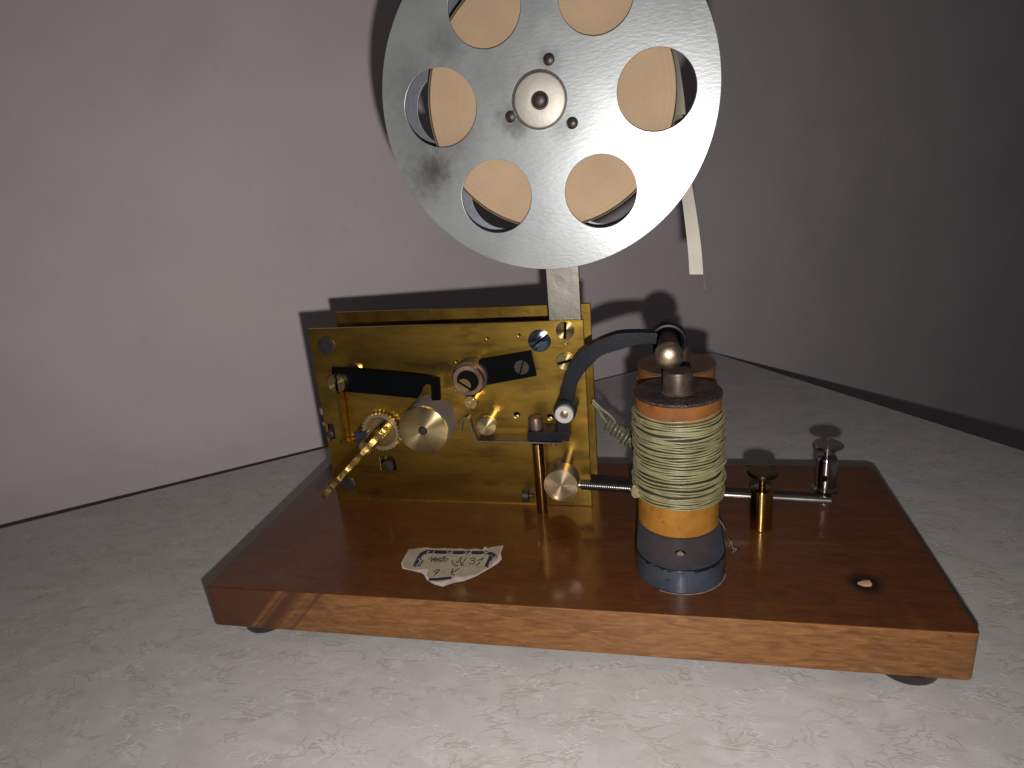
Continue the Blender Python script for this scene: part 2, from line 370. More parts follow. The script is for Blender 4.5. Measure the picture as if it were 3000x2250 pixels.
def plate(outline, holes, O, ex, ey, t, bev=.0002):
    """2-D outline with holes, extruded by t along ex x ey (outlines in metres)."""
    cu = bpy.data.curves.new('tmp', 'CURVE'); cu.dimensions = '2D'; cu.fill_mode = 'BOTH'
    cu.extrude = t / 2 - bev; cu.bevel_depth = bev; cu.bevel_resolution = 1; cu.offset = -bev
    for pl in [outline] + holes:
        sp = cu.splines.new('POLY'); sp.points.add(len(pl) - 1); sp.use_cyclic_u = True
        for i, p in enumerate(pl): sp.points[i].co = (p[0], p[1], 0, 1)
    ob = bpy.data.objects.new('tmp', cu); col.objects.link(ob)
    dg = bpy.context.evaluated_depsgraph_get(); dg.update(); me = bpy.data.meshes.new_from_object(ob.evaluated_get(dg))
    ex = Vector(ex); ey = Vector(ey); ez = ex.cross(ey)
    mw = Matrix.Translation(Vector(O)) @ Matrix((ex, ey, ez)).transposed().to_4x4()
    mb = MB(); mb.sharp = 14; mb.mesh_add(me, mw)
    bpy.data.objects.remove(ob); bpy.data.curves.remove(cu); bpy.data.meshes.remove(me)
    return mb
def circle(cx, cy, r, n=64, rj=0): return [(cx + (r + random.uniform(-rj, rj)) * math.cos(2 * PI * i / n), cy + (r + random.uniform(-rj, rj)) * math.sin(2 * PI * i / n)) for i in range(n)]

def bez(pts, n=8):                                      # Catmull-Rom through points
    pts = [Vector(p) for p in pts]; out = []
    for i in range(len(pts) - 1):
        p0 = pts[max(i - 1, 0)]; p1 = pts[i]; p2 = pts[i + 1]; p3 = pts[min(i + 2, len(pts) - 1)]
        for k in range(n):
            t = k / n; out.append(.5 * ((2 * p1) + (p2 - p0) * t + (2 * p0 - 5 * p1 + 4 * p2 - p3) * t * t + (3 * p1 - p0 - 3 * p2 + p3) * t ** 3))
    out.append(pts[-1]); return out

XA = (1, 0, 0); YF = (0, -1, 0); ZA = (0, 0, 1)

# ------------------------------------------------------------------ the setting: table top, two walls, floor
WC = Vector((.2884, .4985, 0)); WA = .65527
WD = Vector((math.cos(WA), math.sin(WA), 0)); WR = Vector((math.sin(WA), -math.cos(WA), 0))
def struct(o): o['kind'] = 'structure'; return o
def quadwall(name, a, b, n, m, z0, z1, th=.05):
    vs = [a + Vector((0, 0, z0)), b + Vector((0, 0, z0)), b + Vector((0, 0, z1)), a + Vector((0, 0, z1))]
    vs += [v + n * th for v in vs]
    mb = MB(); mb.add(vs, [(0, 1, 2, 3), (7, 6, 5, 4), (0, 4, 5, 1), (1, 5, 6, 2), (2, 6, 7, 3), (3, 7, 4, 0)])
    return struct(obj(name, mb, m))
gap = .0012
WW = math.radians(34); wd_ = Vector((math.cos(WW), math.sin(WW), 0)); wn_ = Vector((-math.sin(WW), math.cos(WW), 0))
wp_ = WC + wn_ * .015
quadwall('wall', wp_ - wd_ * 2.2, wp_ + wd_ * 3.2, wn_, 'wall', -.75, 1.9)
# table top
e = .0004
c0 = WC + WR * e - WD * e
pl = [c0 - WD * 1.1 , c0, c0 + WR * 1.2, c0 + WR * 1.2 - WD * 1.1]
t = thing('table', 'pale grey marbled laminate table with one corner against the wall', 'table', (.1, -.1, -.75))
mb = MB(); vs = [Vector((p.x, p.y, 0)) for p in pl] + [Vector((p.x, p.y, -.028)) for p in pl]
mb.add(vs, [(0, 1, 2, 3), (7, 6, 5, 4)] + [(i, i + 4, (i + 1) % 4 + 4, (i + 1) % 4) for i in range(4)])
obj('table_top', mb, 'table', t)
for i, p in enumerate(pl):
    q = p + ((pl[0] + pl[2]) / 2 - p) * .08
    mb = MB(); mb.box((q.x - .02, q.y - .02, -.75), (q.x + .02, q.y + .02, -.028)); obj('leg', mb, 'black_plain', t)
mb = MB(); mb.box((-3, -2, -.80), (4, 3.5, -.75)); struct(obj('floor', mb, 'floor'))

# ------------------------------------------------------------------ the instrument
T = thing('telegraph_receiver', 'antique brass telegraph receiver with steel tape reel and wire coils on a brown wooden base', 'telegraph receiver', (.18, .0765, 0))

# wooden base, with a real screw hole
def rrect(x0, y0, x1, y1, rs, n=6):
    out = []
    for (cx, cy, r, a0) in ((x0, y0, rs[0], PI), (x1, y0, rs[1], 1.5 * PI), (x1, y1, rs[2], 0), (x0, y1, rs[3], .5 * PI)):
        sx = 1 if cx == x0 else -1; sy = 1 if cy == y0 else -1
        for k in range(n + 1):
            a = a0 + k / n * PI / 2; out.append((cx + sx * r + r * math.cos(a), cy + sy * r + r * math.sin(a)))
    return out
ol = rrect(0.0005, 0.0, .3602, .1532, (.0015, .0025, .0065, .004))
hole = [(.3245 + .0030 * math.cos(a / 24 * 2 * PI) * (1.15 if a % 3 else 1), .0315 + .0026 * math.sin(a / 24 * 2 * PI)) for a in range(24)]
H = ZT - .006
mb = plate(ol, [hole], (0, 0, .006 + H / 2), (1, 0, 0), (0, 1, 0), H, .0007)
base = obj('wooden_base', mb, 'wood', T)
mb = MB(); mb.lathe((.3245, .0315, ZT - .012), ZA, [(0, .0045), (.002, .0045)]); obj('screw_hole', mb, 'hole', base)
mb = MB(); mb.add([(.3212, .0312, ZT + .0001), (.3232, .0292, ZT + .0004), (.3270, .0294, ZT + .0008), (.3264, .0316, ZT + .0010), (.3272, .0332, ZT + .0004), (.3238, .0328, ZT + .0002), (.324, .031, ZT - .008)],
               [(0, 1, 2), (0, 2, 3), (0, 3, 4, 5), (6, 1, 0), (6, 2, 1), (6, 4, 3, 2), (6, 5, 4), (6, 0, 5)])
obj('wood_splinter', mb, 'raw_wood', base)
for (x, y, r) in ((.0228, .0140, .0125), (.3390, .0140, .0140), (.0228, .137, .0125), (.3390, .137, .0140)):
    mb = MB(); mb.lathe((x, y, 0), ZA, [(0, r * .86), (.0006, r * .92), (.003, r * .97), (.0058, r)], 40); obj('foot', mb, 'cap_rubber', T)

# ---- paper label glued on the base
def LP(x, y, dz=0.): return atZ(1100 + x * .22604, 1550 + y * .22604, ZT + dz)
out = [(430, 262), (560, 248), (660, 240), (760, 252), (900, 245), (1000, 256), (1100, 250), (1200, 262), (1300, 254), (1385, 268), (1420, 225), (1450, 250), (1520, 232), (1600, 218), (1662, 214), (1640, 260), (1622, 310), (1636, 390),
       (1590, 440), (1500, 500), (1400, 555), (1300, 615), (1150, 672), (1000, 700), (900, 735), (870, 746), (760, 718), (660, 655), (636, 600), (600, 570), (470, 540), (350, 512), (333, 440), (380, 360), (418, 290)]
fr = [(430, 262), (560, 250), (900, 248), (1100, 256), (1385, 270), (1425, 262), (1600, 222), (1655, 219), (1628, 262), (1608, 330), (1590, 385),
      (1540, 430), (1480, 488), (1300, 588), (1120, 622), (1040, 618), (1000, 640), (850, 690), (760, 680), (690, 640), (660, 600), (690, 520), (640, 520), (480, 528), (370, 500), (350, 440), (390, 360), (422, 290)]
def flat(mb_, pts, z0, z1):
    bm = bmesh.new(); vs = [bm.verts.new(LP(x, y, z1)) for x, y in pts]
    es = [bm.edges.new((vs[i], vs[(i + 1) % len(vs)])) for i in range(len(vs))]
    r = bmesh.ops.triangle_fill(bm, edges=es, use_beauty=True)
    bm.verts.index_update()
    mb_.add([v.co.copy() for v in bm.verts], [tuple(v.index for v in f.verts) for f in bm.faces]); bm.free()
    n = len(pts); vv = [LP(x, y, z1) for x, y in pts] + [LP(x, y, z0) for x, y in pts]
    mb_.add(vv, [(i, (i + 1) % n, n + (i + 1) % n, n + i) for i in range(n)])
mb = MB(); flat(mb, out, 0, .00022); lab = obj('paper_label', mb, 'label_torn', T, smooth=20)
mb = MB(); flat(mb, fr, .00022, .00042); obj('printed_face', mb, 'label_paper', lab, smooth=20)
def stroke(mb_, pts, w, z):
    if w > 20:
        P2 = bez([Vector((x, y, 0)) for x, y in pts], 5); n = len(P2); vs = []
        for i, p in enumerate(P2):
            t_ = (P2[min(i + 1, n - 1)] - P2[max(i - 1, 0)]).normalized(); nn = Vector((-t_.y, t_.x, 0)) * w * .5
            for dz in (0, -.0001): vs += [LP(p.x + nn.x, p.y + nn.y, z + dz), LP(p.x - nn.x, p.y - nn.y, z + dz)]
        fs = []
        for i in range(n - 1):
            a = i * 4; fs += [(a, a + 1, a + 5, a + 4), (a + 2, a + 6, a + 7, a + 3), (a, a + 4, a + 6, a + 2), (a + 1, a + 3, a + 7, a + 5)]
        a = (n - 2) * 4; fs += [(0, 2, 3, 1), (a + 4, a + 5, a + 7, a + 6)]
        mb_.add(vs, fs); return
    P = bez([LP(x, y, z) for x, y in pts], 5) if len(pts) > 2 else [LP(x, y, z) for x, y in pts]
    n = len(P); vs = []
    for i, p in enumerate(P):
        t_ = (P[min(i + 1, n - 1)] - P[max(i - 1, 0)]); t_.z = 0; t_.normalize(); nn = Vector((-t_.y, t_.x, 0))
        ww = w * .5 * .22604 * 1.63e-4 * (.75 + .4 * math.sin(i * 1.3)) if w < 20 else w * .5 * .22604 * 1.63e-4
        vs += [p + nn * ww, p - nn * ww, p + nn * ww + Vector((0, 0, -.0001)), p - nn * ww + Vector((0, 0, -.0001))]
    fs = []
    for i in range(n - 1):
        a = i * 4; fs += [(a, a + 1, a + 5, a + 4), (a + 2, a + 6, a + 7, a + 3), (a, a + 4, a + 6, a + 2), (a + 1, a + 3, a + 7, a + 5)]
    fs += [(0, 2, 3, 1), (a + 4, a + 5, a + 7, a + 6)]
    mb_.add(vs, fs)
mb = MB()
stroke(mb, [(505, 485), (535, 425), (565, 365), (610, 318), (680, 292), (760, 296), (950, 302), (1100, 305), (1300, 306), (1420, 306), (1500, 318), (1545, 345), (1548, 372)], 44, .00055)
stroke(mb, [(1500, 350), (1480, 400), (1460, 440), (1436, 492)], 52, .00056)
stroke(mb, [(545, 470), (575, 430), (600, 390)], 60, .00054)
stroke(mb, [(690, 655), (800, 650), (900, 640), (985, 632)], 34, .00055)
obj('border', mb, 'ink_blue', lab)
mb = MB()
for x0 in (755, 990, 1235):
    stroke(mb, [(x0 + 10, 288), (x0 - 8, 308), (x0 + 30, 330), (x0 + 100, 333), (x0 + 160, 324), (x0 + 190, 305), (x0 + 172, 288)], 17, .00068)
for x0 in (965, 1210): stroke(mb, [(x0 - 10, 330), (x0 + 5, 306), (x0 + 20, 330)], 17, .00068)
stroke(mb, [(700, 288), (672, 296), (690, 318), (740, 330)], 17, .00068)
stroke(mb, [(640, 350), (600, 400), (570, 460)], 17, .00068)
stroke(mb, [(520, 462), (552, 452), (572, 412), (568, 382), (552, 395)], 17, .00068)
stroke(mb, [(1480, 290), (1448, 296), (1436, 330), (1462, 352)], 17, .00068)
stroke(mb, [(1545, 350), (1560, 372), (1540, 398), (1490, 420), (1468, 470)], 17, .00068)
obj('scrollwork', mb, 'scroll', lab)
mb = MB()
W = 17
for s_ in ([(690, 396), (722, 368), (735, 372), (722, 418)], [(722, 418), (780, 366)], [(780, 366), (760, 418), (800, 400)], [(800, 372), (782, 418)], [(788, 398), (826, 392)], [(836, 368), (812, 418), (850, 405)],
           [(860, 372), (838, 405), (850, 418), (884, 400), (872, 372), (905, 352)], [(905, 352), (880, 408), (905, 416), (940, 390), (925, 378), (905, 392)],
           [(1002, 408), (998, 440), (1018, 456), (1060, 430), (1112, 364)], [(1112, 364), (1100, 420), (1112, 462)], [(1112, 462), (1150, 410), (1190, 366)], [(1105, 470), (1150, 466)],
           [(1225, 386), (1262, 372), (1290, 382), (1268, 402), (1240, 406)], [(1240, 406), (1282, 414), (1276, 442), (1235, 450), (1215, 438)],
           [(1322, 412), (1400, 372)], [(1400, 372), (1350, 430), (1302, 482)],
           [(832, 530), (800, 520), (770, 545), (790, 562), (828, 532)], [(828, 532), (795, 570), (748, 612)], [(1012, 480), (1074, 470)], [(1004, 505), (985, 572)], [(985, 572), (1084, 508)], [(975, 592), (1028, 590)]):
    stroke(mb, s_, W, .0006)
for (x, y) in ((982, 412), (880, 552)): stroke(mb, [(x - 5, y), (x + 5, y + 2)], 12, .0006)
obj('handwriting', mb, 'ink_dark', lab)

# ---- brass front plate with drilled holes
px0, px1, pz0, pz1 = .0312, .1933, ZT, .1424
ol = [(px0, pz0 + .0001), (px1, pz0 + .0001), (px1, pz1 + .0003), (px0 + .0005, pz1 - .0003)]
holes = []
for (u, v, r) in ((1428, 991, .0006), (1521, 982, .0007), (1659, 1004, .0007), (1338, 1059, .0006), (1514, 1216, .0018), (1612, 1222, .0018)):
    p = atY(u, v, YP); holes.append(circle(p.x, p.z, r, 20))
# rectangular notch at the left edge and square opening beside the gear
for (u0, v0, u1, v1) in ((958, 1242, 985, 1292), (1112, 1338, 1162, 1380)):
    a = atY(u0, v0, YP); b = atY(u1, v1, YP); holes.append([(a.x, b.z), (b.x, b.z), (b.x, a.z), (a.x, a.z)])
mb = plate(ol, holes, (0, YP + TH / 2, 0), (1, 0, 0), (0, 0, 1), TH, .00025)
FP = obj('front_plate', mb, 'brass_plate', T)
# rear plate
YB = .127
a = atY(982, 918, YB); b = atY(1729, 887, YB); c = atY(1752, 1391, YB)
rx0, rx1, rzt, rzb = a.x, (b.x + c.x) / 2, (a.z + b.z) / 2, c.z
mb = plate([(rx0, rzb), (rx1, rzb), (rx1, rzt), (rx0, rzt)], [], (0, YB + TH / 2, 0), (1, 0, 0), (0, 0, 1), TH, .0003)
RP = obj('rear_plate', mb, 'brass_rear', T)
for (x, z) in ((.040, .128), (.040, .040), (.110, .040), (.185, .040), (.160, .125)):
    mb = MB(); mb.lathe((x, YP + TH, z), (0, 1, 0), [(0, .003), (YB - YP - TH, .003)], 24); obj('spacer_post', mb, 'brass_turned', T)
# mainspring barrel and wheels between the plates, seen only through the openings
for (x, z, r, y) in ((.072, .08, .026, .100), (.125, .085, .022, .104), (.150, .065, .016, .1)):
    n = 60; pts = []
    for i in range(n * 2):
        a = PI * i / n; rr = r * (1 if i % 2 else .95); pts.append((x + rr * math.cos(a), z + rr * math.sin(a)))
    obj('inner_wheel', plate(pts, [], (0, y, 0), (1, 0, 0), (0, 0, 1), .0015, .0001), 'brass_turned', T)
# raised lip under the plate
mb = MB(); mb.box((px0 + .002, YP - .0012, ZT), (px1 - .03, YP, ZT + .0006)); obj('plate_lip', mb, 'brass_turned', FP)

def _turned(name, c1, c2, r1, r2, centre, an=.85, axis=(0, 1, 0)):
    m = bpy.data.materials.new(name); m.use_nodes = True; nt = m.node_tree; N = nt.nodes; L = nt.links; b = N['Principled BSDF']
    b.inputs['Metallic'].default_value = 1; b.inputs['Base Color'].default_value = (*c1, 1); b.inputs['Roughness'].default_value = r1
    geo = N.new('ShaderNodeNewGeometry'); sub = N.new('ShaderNodeVectorMath'); sub.operation = 'SUBTRACT'; L.new(geo.outputs['Position'], sub.inputs[0]); sub.inputs[1].default_value = centre
    cr = N.new('ShaderNodeVectorMath'); cr.operation = 'CROSS_PRODUCT'; L.new(sub.outputs[0], cr.inputs[0]); cr.inputs[1].default_value = axis
    nm = N.new('ShaderNodeVectorMath'); nm.operation = 'NORMALIZE'; L.new(cr.outputs[0], nm.inputs[0]); L.new(nm.outputs[0], b.inputs['Tangent'])
    b.inputs['Anisotropic'].default_value = an; b.inputs['Anisotropic Rotation'].default_value = .25
    n = N.new('ShaderNodeTexNoise'); n.inputs['Scale'].default_value = 120; n.inputs['Detail'].default_value = 6; L.new(geo.outputs['Position'], n.inputs['Vector'])
    r = N.new('ShaderNodeMapRange'); r.inputs['From Min'].default_value = .35; r.inputs['From Max'].default_value = .7; L.new(n.outputs['Fac'], r.inputs['Value'])
    mx = N.new('ShaderNodeMix'); mx.data_type = 'RGBA'; mx.inputs['A'].default_value = (*c1, 1); mx.inputs['B'].default_value = (*c2, 1); L.new(r.outputs[0], mx.inputs['Factor']); L.new(mx.outputs['Result'], b.inputs['Base Color'])
    return m
turned = _turned
def screw(u, v, y, r, m, parent, h=.0012, slot=None, name='screw', dome=.25, cross=False, slot_w=.18, m2='hole'):
    """Slotted screw head standing on the face at depth y, front at y-h."""
    p = atY(u, v, y)
    if m == 'brass_turned' and r > .004: m = turned('turned_screw_face', (.74, .58, .28), (.5, .38, .18), .26, .4, (p.x, y, p.z))
    if m == 'blued': m = turned('turned_blued_face', (.20, .25, .33), (.14, .18, .25), .24, .4, (p.x, y, p.z))
    pts = circle(0, 0, r, 40)
    # head built as a turned disc; the slot is a real groove (head split in pieces)
    if slot is None:
        mb = MB(); mb.lathe((p.x, y, p.z), YF, [(0, r), (h * .6, r), (h * .9, r * .88), (h * (1 + dome * .4), r * .4), (h * (1 + dome * .5), 0)], 36)
        return obj(name, mb, m, parent)
    a = math.radians(slot); w = r * slot_w
    mb = MB()
    ca, sa = math.cos(a), math.sin(a)
    for sgn in (1, -1):
        th0 = math.asin(w / r); arc = [th0 + (PI - 2 * th0) * i / 20 for i in range(21)]
        poly = [(r * math.cos(q), sgn * r * math.sin(q)) for q in arc]
        poly = [(x * ca - z * sa, x * sa + z * ca) for x, z in poly]
        if sgn < 0: poly = poly[::-1]
        n = len(poly); lv = [(h * .0, 1.), (h * .75, 1.), (h, .90)]
        vs = []; cx = sum(q[0] for q in poly) / n; cz = sum(q[1] for q in poly) / n
        for (hh, k) in lv:
            vs += [Vector((p.x + cx + (q[0] - cx) * (1 if k == 1. else .93), y - hh, p.z + cz + (q[1] - cz) * (1 if k == 1. else .93))) for q in poly]
        fs = [tuple(range(n))[::-1], tuple(range(2 * n, 3 * n))]
        for j in range(2):
            for i in range(n): k2 = (i + 1) % n; fs.append((j * n + i, j * n + k2, (j + 1) * n + k2, (j + 1) * n + i))
        mb.add(vs, fs)
    mb.lathe((p.x, y, p.z), YF, [(0, r * .96), (h * .35, r * .96)], 36)
    mb.split = lambda c_: abs(c_.y - (y - h * .35)) < 1e-5 or (c_ - Vector((p.x, c_.y, p.z))).length < w * 1.05
    return obj(name, mb, [m, 'hole'], parent)

screw(957, 1013, YP, .0056, 'dark_screw', FP, .0008)
screw(1581, 998, YP, .0063, 'blued', FP, .0010, 38, slot_w=.06)
screw(1656, 968, YP, .0050, 'brass_turned', FP, .0011, 85, slot_w=.12)
screw(1657, 1058, YP, .0050, 'brass_turned', FP, .0011, 15, slot_w=.12)
screw(1018, 1417, YP, .0052, 'dark_screw', FP, .0010)
screw(1138, 1364, YP + .0020, .0040, 'dark_screw', FP, .0022)
screw(972, 1268, YP + .0025, .0026, 'dark_screw', FP, .0030)
for (u, v) in ((1516, 1219), (1613, 1225)): screw(u, v, YP + .002, .0013, 'steel_bright', FP, .0010, name='pin')

# steel pillar carrying the reel
mb = MB(); mb.box((.1745, YP + TH + .0003, .128), (.1919, YP + TH + .0040, .262)); PIL = obj('pillar', mb, 'steel_plate', T, bevel=.0003)

# ---- the reel
YR = .077
def pc(u, v): p = atY(u, v, YR); return p
s_ = pc(1600, 288); RC = Vector((.1822, YR, .2524)); RR = .0788
hol = []; HOLES = []
for (u, v, pr) in ((1923.5, 263.5, 118), (1290, 316, 106), (1454, 576, 103), (1759.5, 561, 106), (1417, 22, 108), (1745, -20, 113)):
    p = pc(u, v); q = pc(u + pr, v); HOLES.append((p.x, p.z, (q - p).length))
for (x, z, r) in HOLES: hol.append(circle(x, z, r, 72, 0.00003))
HB = pc(1579, 292); hol.append(circle(HB.x, HB.z, .0129, 64))
SCR = [pc(1607, 173), pc(1495, 341), pc(1676, 360)]
for p in SCR: hol.append(circle(p.x, p.z, .0026, 28))
mb = plate(circle(RC.x, RC.z, RR, 160), hol, (0, YR + .0008, 0), (1, 0, 0), (0, 0, 1), .0016, .0002)
FF = obj('front_flange', mb, 'reel', T)
mb = MB()
mb.lathe((HB.x + .0003, YR + .0015, HB.z - .0003), YF, [(-.004, .0120), (.0010, .0120), (.0013, .0118), (.0015, .0114), (.0015, .0042), (.0012, .0040), (-.001, .0040), (-.001, 0)], 64)
obj('hub', mb, 'hub' if 'hub' in M else 'steel_bright', FF)
mb = MB(); mb.lathe((HB.x, YR + .0024, HB.z), YF, [(0, .0036), (.0012, .0036), (.0019, .0030), (.0023, .0016), (.0024, 0)], 32); obj('axle_end', mb, 'dark_screw', FF)
mb = MB(); mb.lathe((HB.x, YR + .0022, HB.z), YF, [(0, .0156), (.0004, .0156)], 64); obj('hub_seat', mb, 'dark_screw', FF)
for p in SCR:
    mb = MB(); mb.lathe((p.x, YR + .0012, p.z), YF, [(-.001, .0025), (.0002, .0024), (.0008, .0014), (.0009, 0)], 24); obj('screw', mb, 'dark_screw', FF)
# rear flange
RY = .0992; hol = [circle(x + (.0045 if x > .22 and z > .24 and z < .27 else 0), z, r, 60) for (x, z, r) in HOLES]
mb = plate(circle(RC.x, RC.z, RR, 160), hol, (0, RY - .0008, 0), (1, 0, 0), (0, 0, 1), .0014, .0002)
# keep the rear flange clear of the pillar
RFm = obj('rear_flange', mb, 'reel_rear', T); RFm.location.y -= .0022
mb = MB(); mb.lathe((HB.x, YR + .0040, HB.z), (0, 1, 0), [(0, .009), (.0135, .009)], 32); obj('axle', mb, 'steel_plate', T)

# ---- paper tape roll with its loose ends (lies on the reel: its own thing)
ROLLC = atY(1607, 294, .0806); ROLLC = (ROLLC.x, ROLLC.y, ROLLC.z)
M['roll'] = roll_mat()
R_ = thing('paper_tape_roll', 'tan roll of telegraph paper tape on the steel reel, its white ends hanging behind', 'paper tape', (ROLLC[0], .088, ROLLC[2]))
mb = MB(); mb.lathe((ROLLC[0], .0806, ROLLC[2]), (0, 1, 0), [(0, .0105), (0, .0574), (.0003, .0578), (.0125, .0578), (.013, .0574), (.013, .0105), (0, .0105)], 160); mb.f = [f for f in mb.f if len(f) == 4]
obj('roll', mb, 'roll', R_)
mb = MB(); mb.lathe((ROLLC[0], .0812, ROLLC[2]), (0, 1, 0), [(0, .0583), (0, .0588), (.012, .0588), (.012, .0583), (0, .0583)], 160); mb.f = [f for f in mb.f if len(f) == 4]
obj('outer_layer', mb, 'tape_edge', R_)
def strip(name, path, m, th=.00012):
    """path: (u,v,y, half width px, y half width)"""
    P = [(atY(u, v, y), w) for (u, v, y, w, dy) in path]; vs = []
    cs = bez([p for p, w in P], 10); n = len(cs)
    for i, c_ in enumerate(cs):
        f = i / (n - 1) * (len(path) - 1); k = min(int(f), len(path) - 2); g = f - k
        w = (path[k][3] * (1 - g) + path[k + 1][3] * g) * 1.75e-4; dy = path[k][4] * (1 - g) + path[k + 1][4] * g
        d = Vector((w, -dy, 0)); nn = Vector((0, -1, 0)) * th
        vs += [c_ + d, c_ - d, c_ - d - nn, c_ + d - nn]
    fs = []
    for i in range(n - 1):
        for k in range(4): fs.append((i * 4 + k, i * 4 + (k + 1) % 4, i * 4 + 4 + (k + 1) % 4, i * 4 + 4 + k))
    fs += [(3, 2, 1, 0), tuple(4 * (n - 1) + k for k in range(4))]
    mb = MB(); mb.add(vs, fs); return obj(name, mb, m, R_)
strip('tape_end', [(1968, 60, .0885, 5, .005), (1972, 150, .0885, 8, .005), (1982, 220, .0885, 10, .005), (1990, 290, .088, 12, .004), (1994, 336, .0875, 12, .003)], 'paper_tape')
strip('tape_end', [(1985, 330, .091, 10, .005), (1998, 440, .091, 13, .004), (2010, 540, .0905, 15, .003), (2024, 640, .090, 17, .002), (2035, 730, .0895, 18, .0015), (2040, 804, .089, 18.5, .001)], 'paper_tape')
strip('tape_end', [(2000, 330, .097, 2, .006), (2022, 500, .097, 3, .006), (2040, 640, .0965, 3, .005), (2054, 760, .096, 3, .004), (2063, 846, .0955, 4, .003)], 'paper_tape')

# ---- tape guide lever (long black bar, upper left of the plate)
yb = .0815
def PX(lst, y): return [(lambda p: (p.x, p.z))(atY(u, v, y)) for u, v in lst]
ol = PX([(972, 1077), (1200, 1098), (1286, 1108), (1289, 1173), (1265, 1174), (1262, 1128), (1248, 1126), (1236, 1140), (1228, 1160), (1222, 1168), (1100, 1156), (973, 1145)][::-1], yb)
mb = plate(ol, [], (0, yb + .0012, 0), (1, 0, 0), (0, 0, 1), .0024, .0002); LV = obj('guide_lever', mb, 'black_plain', T)
screw(995, 1117, yb, .0053, 'brass_turned', LV, .0045, 88, slot_w=.13)
p = atY(1000, 1112, yb + .0024); mb = MB(); mb.lathe((p.x, yb + .0024, p.z), (0, 1, 0), [(0, .0042), (YP - yb - .0024, .0042)], 32); obj('pivot_post', mb, 'brass_turned', LV)
# brass boss seen above the lever
p = atY(1040, 1085, YP); mb = MB(); mb.lathe((p.x, YP, p.z), YF, [(0, .0052), (.0012, .0052), (.0016, .0044), (.0012, .0030), (.0009, 0)], 32); obj('boss', mb, 'brass_turned', FP)

# narrow bent brass guide strip and steel block below the lever
pp = [(992, 1150), (1000, 1200), (1006, 1250), (1010, 1292)]
cs = bez([atY(u, v, .0890) for u, v in pp], 6)
mb = MB(); mb.sweep(cs, .0009, (.0870, .0935)); obj('guide_strip', mb, 'brass_rear', T)
a = atY(1000, 1293, .0890); b = atY(1036, 1293, .0890)
mb = MB(); mb.box((a.x, .0870, a.z - .0006), (b.x, .0935, a.z + .0006)); obj('guide_foot', mb, 'brass_rear', T, bevel=.0002)
a = atY(1040, 1296, .0885); b = atY(1075, 1266, .0885)
mb = MB(); mb.box((a.x, .0885, a.z), (b.x, YP, b.z)); obj('stop_block', mb, 'blued', T, bevel=.0004)
a = atY(986, 1150, .0900); b = atY(1028, 1186, .0930)

# ---- toothed wheel, its collar and the winding key
G = Vector((.0694, YP, .0786)); n = 30; pts = []
for i in range(n):
    a = 2 * PI * i / n
    for (da, r) in ((0, .0110), (.05, .0121), (.14, .0121), (.16, .0110)): pts.append((G.x + r * math.cos(a + da), G.z + r * math.sin(a + da)))
mb = plate(pts, [], (0, YP - .0030, 0), (1, 0, 0), (0, 0, 1), .0022, .0001); GW = obj('ratchet_wheel', mb, 'brass_pale', T)
mb = MB(); mb.lathe((G.x, YP, G.z), YF, [(0, .0095), (.0042, .0095), (.0046, .0092), (.0046, .0080), (.0042, .0078), (.0042, 0)], 40); obj('collar', mb, 'brass_turned', GW)
mb = MB(); mb.lathe((G.x, YP - .004, G.z), YF, [(0, .0042), (.022, .0042), (.023, .0036)], 32); KS = obj('winding_key', mb, 'brass_turned', T)
kd = Vector((.725, 0, .689)); KN = Vector((kd.z, 0, -kd.x)); yk = .0500
prof = []
N_ = 46
half = .0300
front = []; back = []
random.seed(3)
for i in range(N_ + 1):
    s = -half + 2 * half * i / N_
    lump = .0010 * math.sin(s * 310 + .8) + .0005 * math.sin(s * 830 + 1) + random.uniform(-.0004, .0004)
    front.append((s, yk - .0035 * (1 - (abs(s) / half) ** 3) + lump * .6))
    dpt = .016 * (1 - (abs(s) / half) ** 2) ** .5 * (.55 + .45 * abs(math.sin(PI * abs(s) / half))) + .0035
    back.append((s, yk + dpt))
vs = []; fs = []; n = N_ + 1
for i in range(n):
    s = front[i][0]; tk = .0015 + .00018 * math.sin(s * 400) + random.uniform(-.00012, .00012)
    for (yy, k) in ((front[i][1], tk), (front[i][1], -tk), (back[i][1], -.0008), (back[i][1], .0008)):
        q = Vector((G.x, 0, G.z)) + kd * (s - .0012) + KN * (k + .0009); q.y = yy; vs.append(q)
for i in range(n - 1):
    for k in range(4): fs.append((i * 4 + k, i * 4 + (k + 1) % 4, i * 4 + 4 + (k + 1) % 4, i * 4 + 4 + k))
fs += [(3, 2, 1, 0), tuple(4 * (n - 1) + k for k in range(4))]
mb = MB(); mb.add(vs, fs); obj('key_handle', mb, 'brass_edge', KS, bevel=.0002, smooth=25)

# ---- feed roller: knurled drum with turned brass face
mb = MB(); pr = [(0, .0142), (.0188, .0142), (.0192, .0139)]
o = Vector((.1022, YP, .0863)); seg = 180; vs = []; fs = []
for (h, r) in [(0, .0143), (.0170, .0143), (.0176, .0140)]:
    for i in range(seg * 2):
        a = PI * i / seg; rr = r + (.00010 if i % 2 else -.00006); vs.append(o + Vector((rr * math.cos(a), -h, rr * math.sin(a))))
for j in range(2):
    for i in range(seg * 2): k = (i + 1) % (seg * 2); fs.append((j * seg * 2 + i, j * seg * 2 + k, (j + 1) * seg * 2 + k, (j + 1) * seg * 2 + i))
mb.add(vs, fs); DR = obj('feed_roller', mb, 'drum', T)
vs = []; fs = []
for (h, r) in ((.0172, .0143), (.0192, .0143), (.0194, .0139), (.0194, .0026)):
    for i in range(seg * 2):
        a = PI * i / seg; rr = r + ((.00012 if i % 2 else -.00006) if r > .0142 else 0); vs.append(o + Vector((rr * math.cos(a), -h, rr * math.sin(a))))
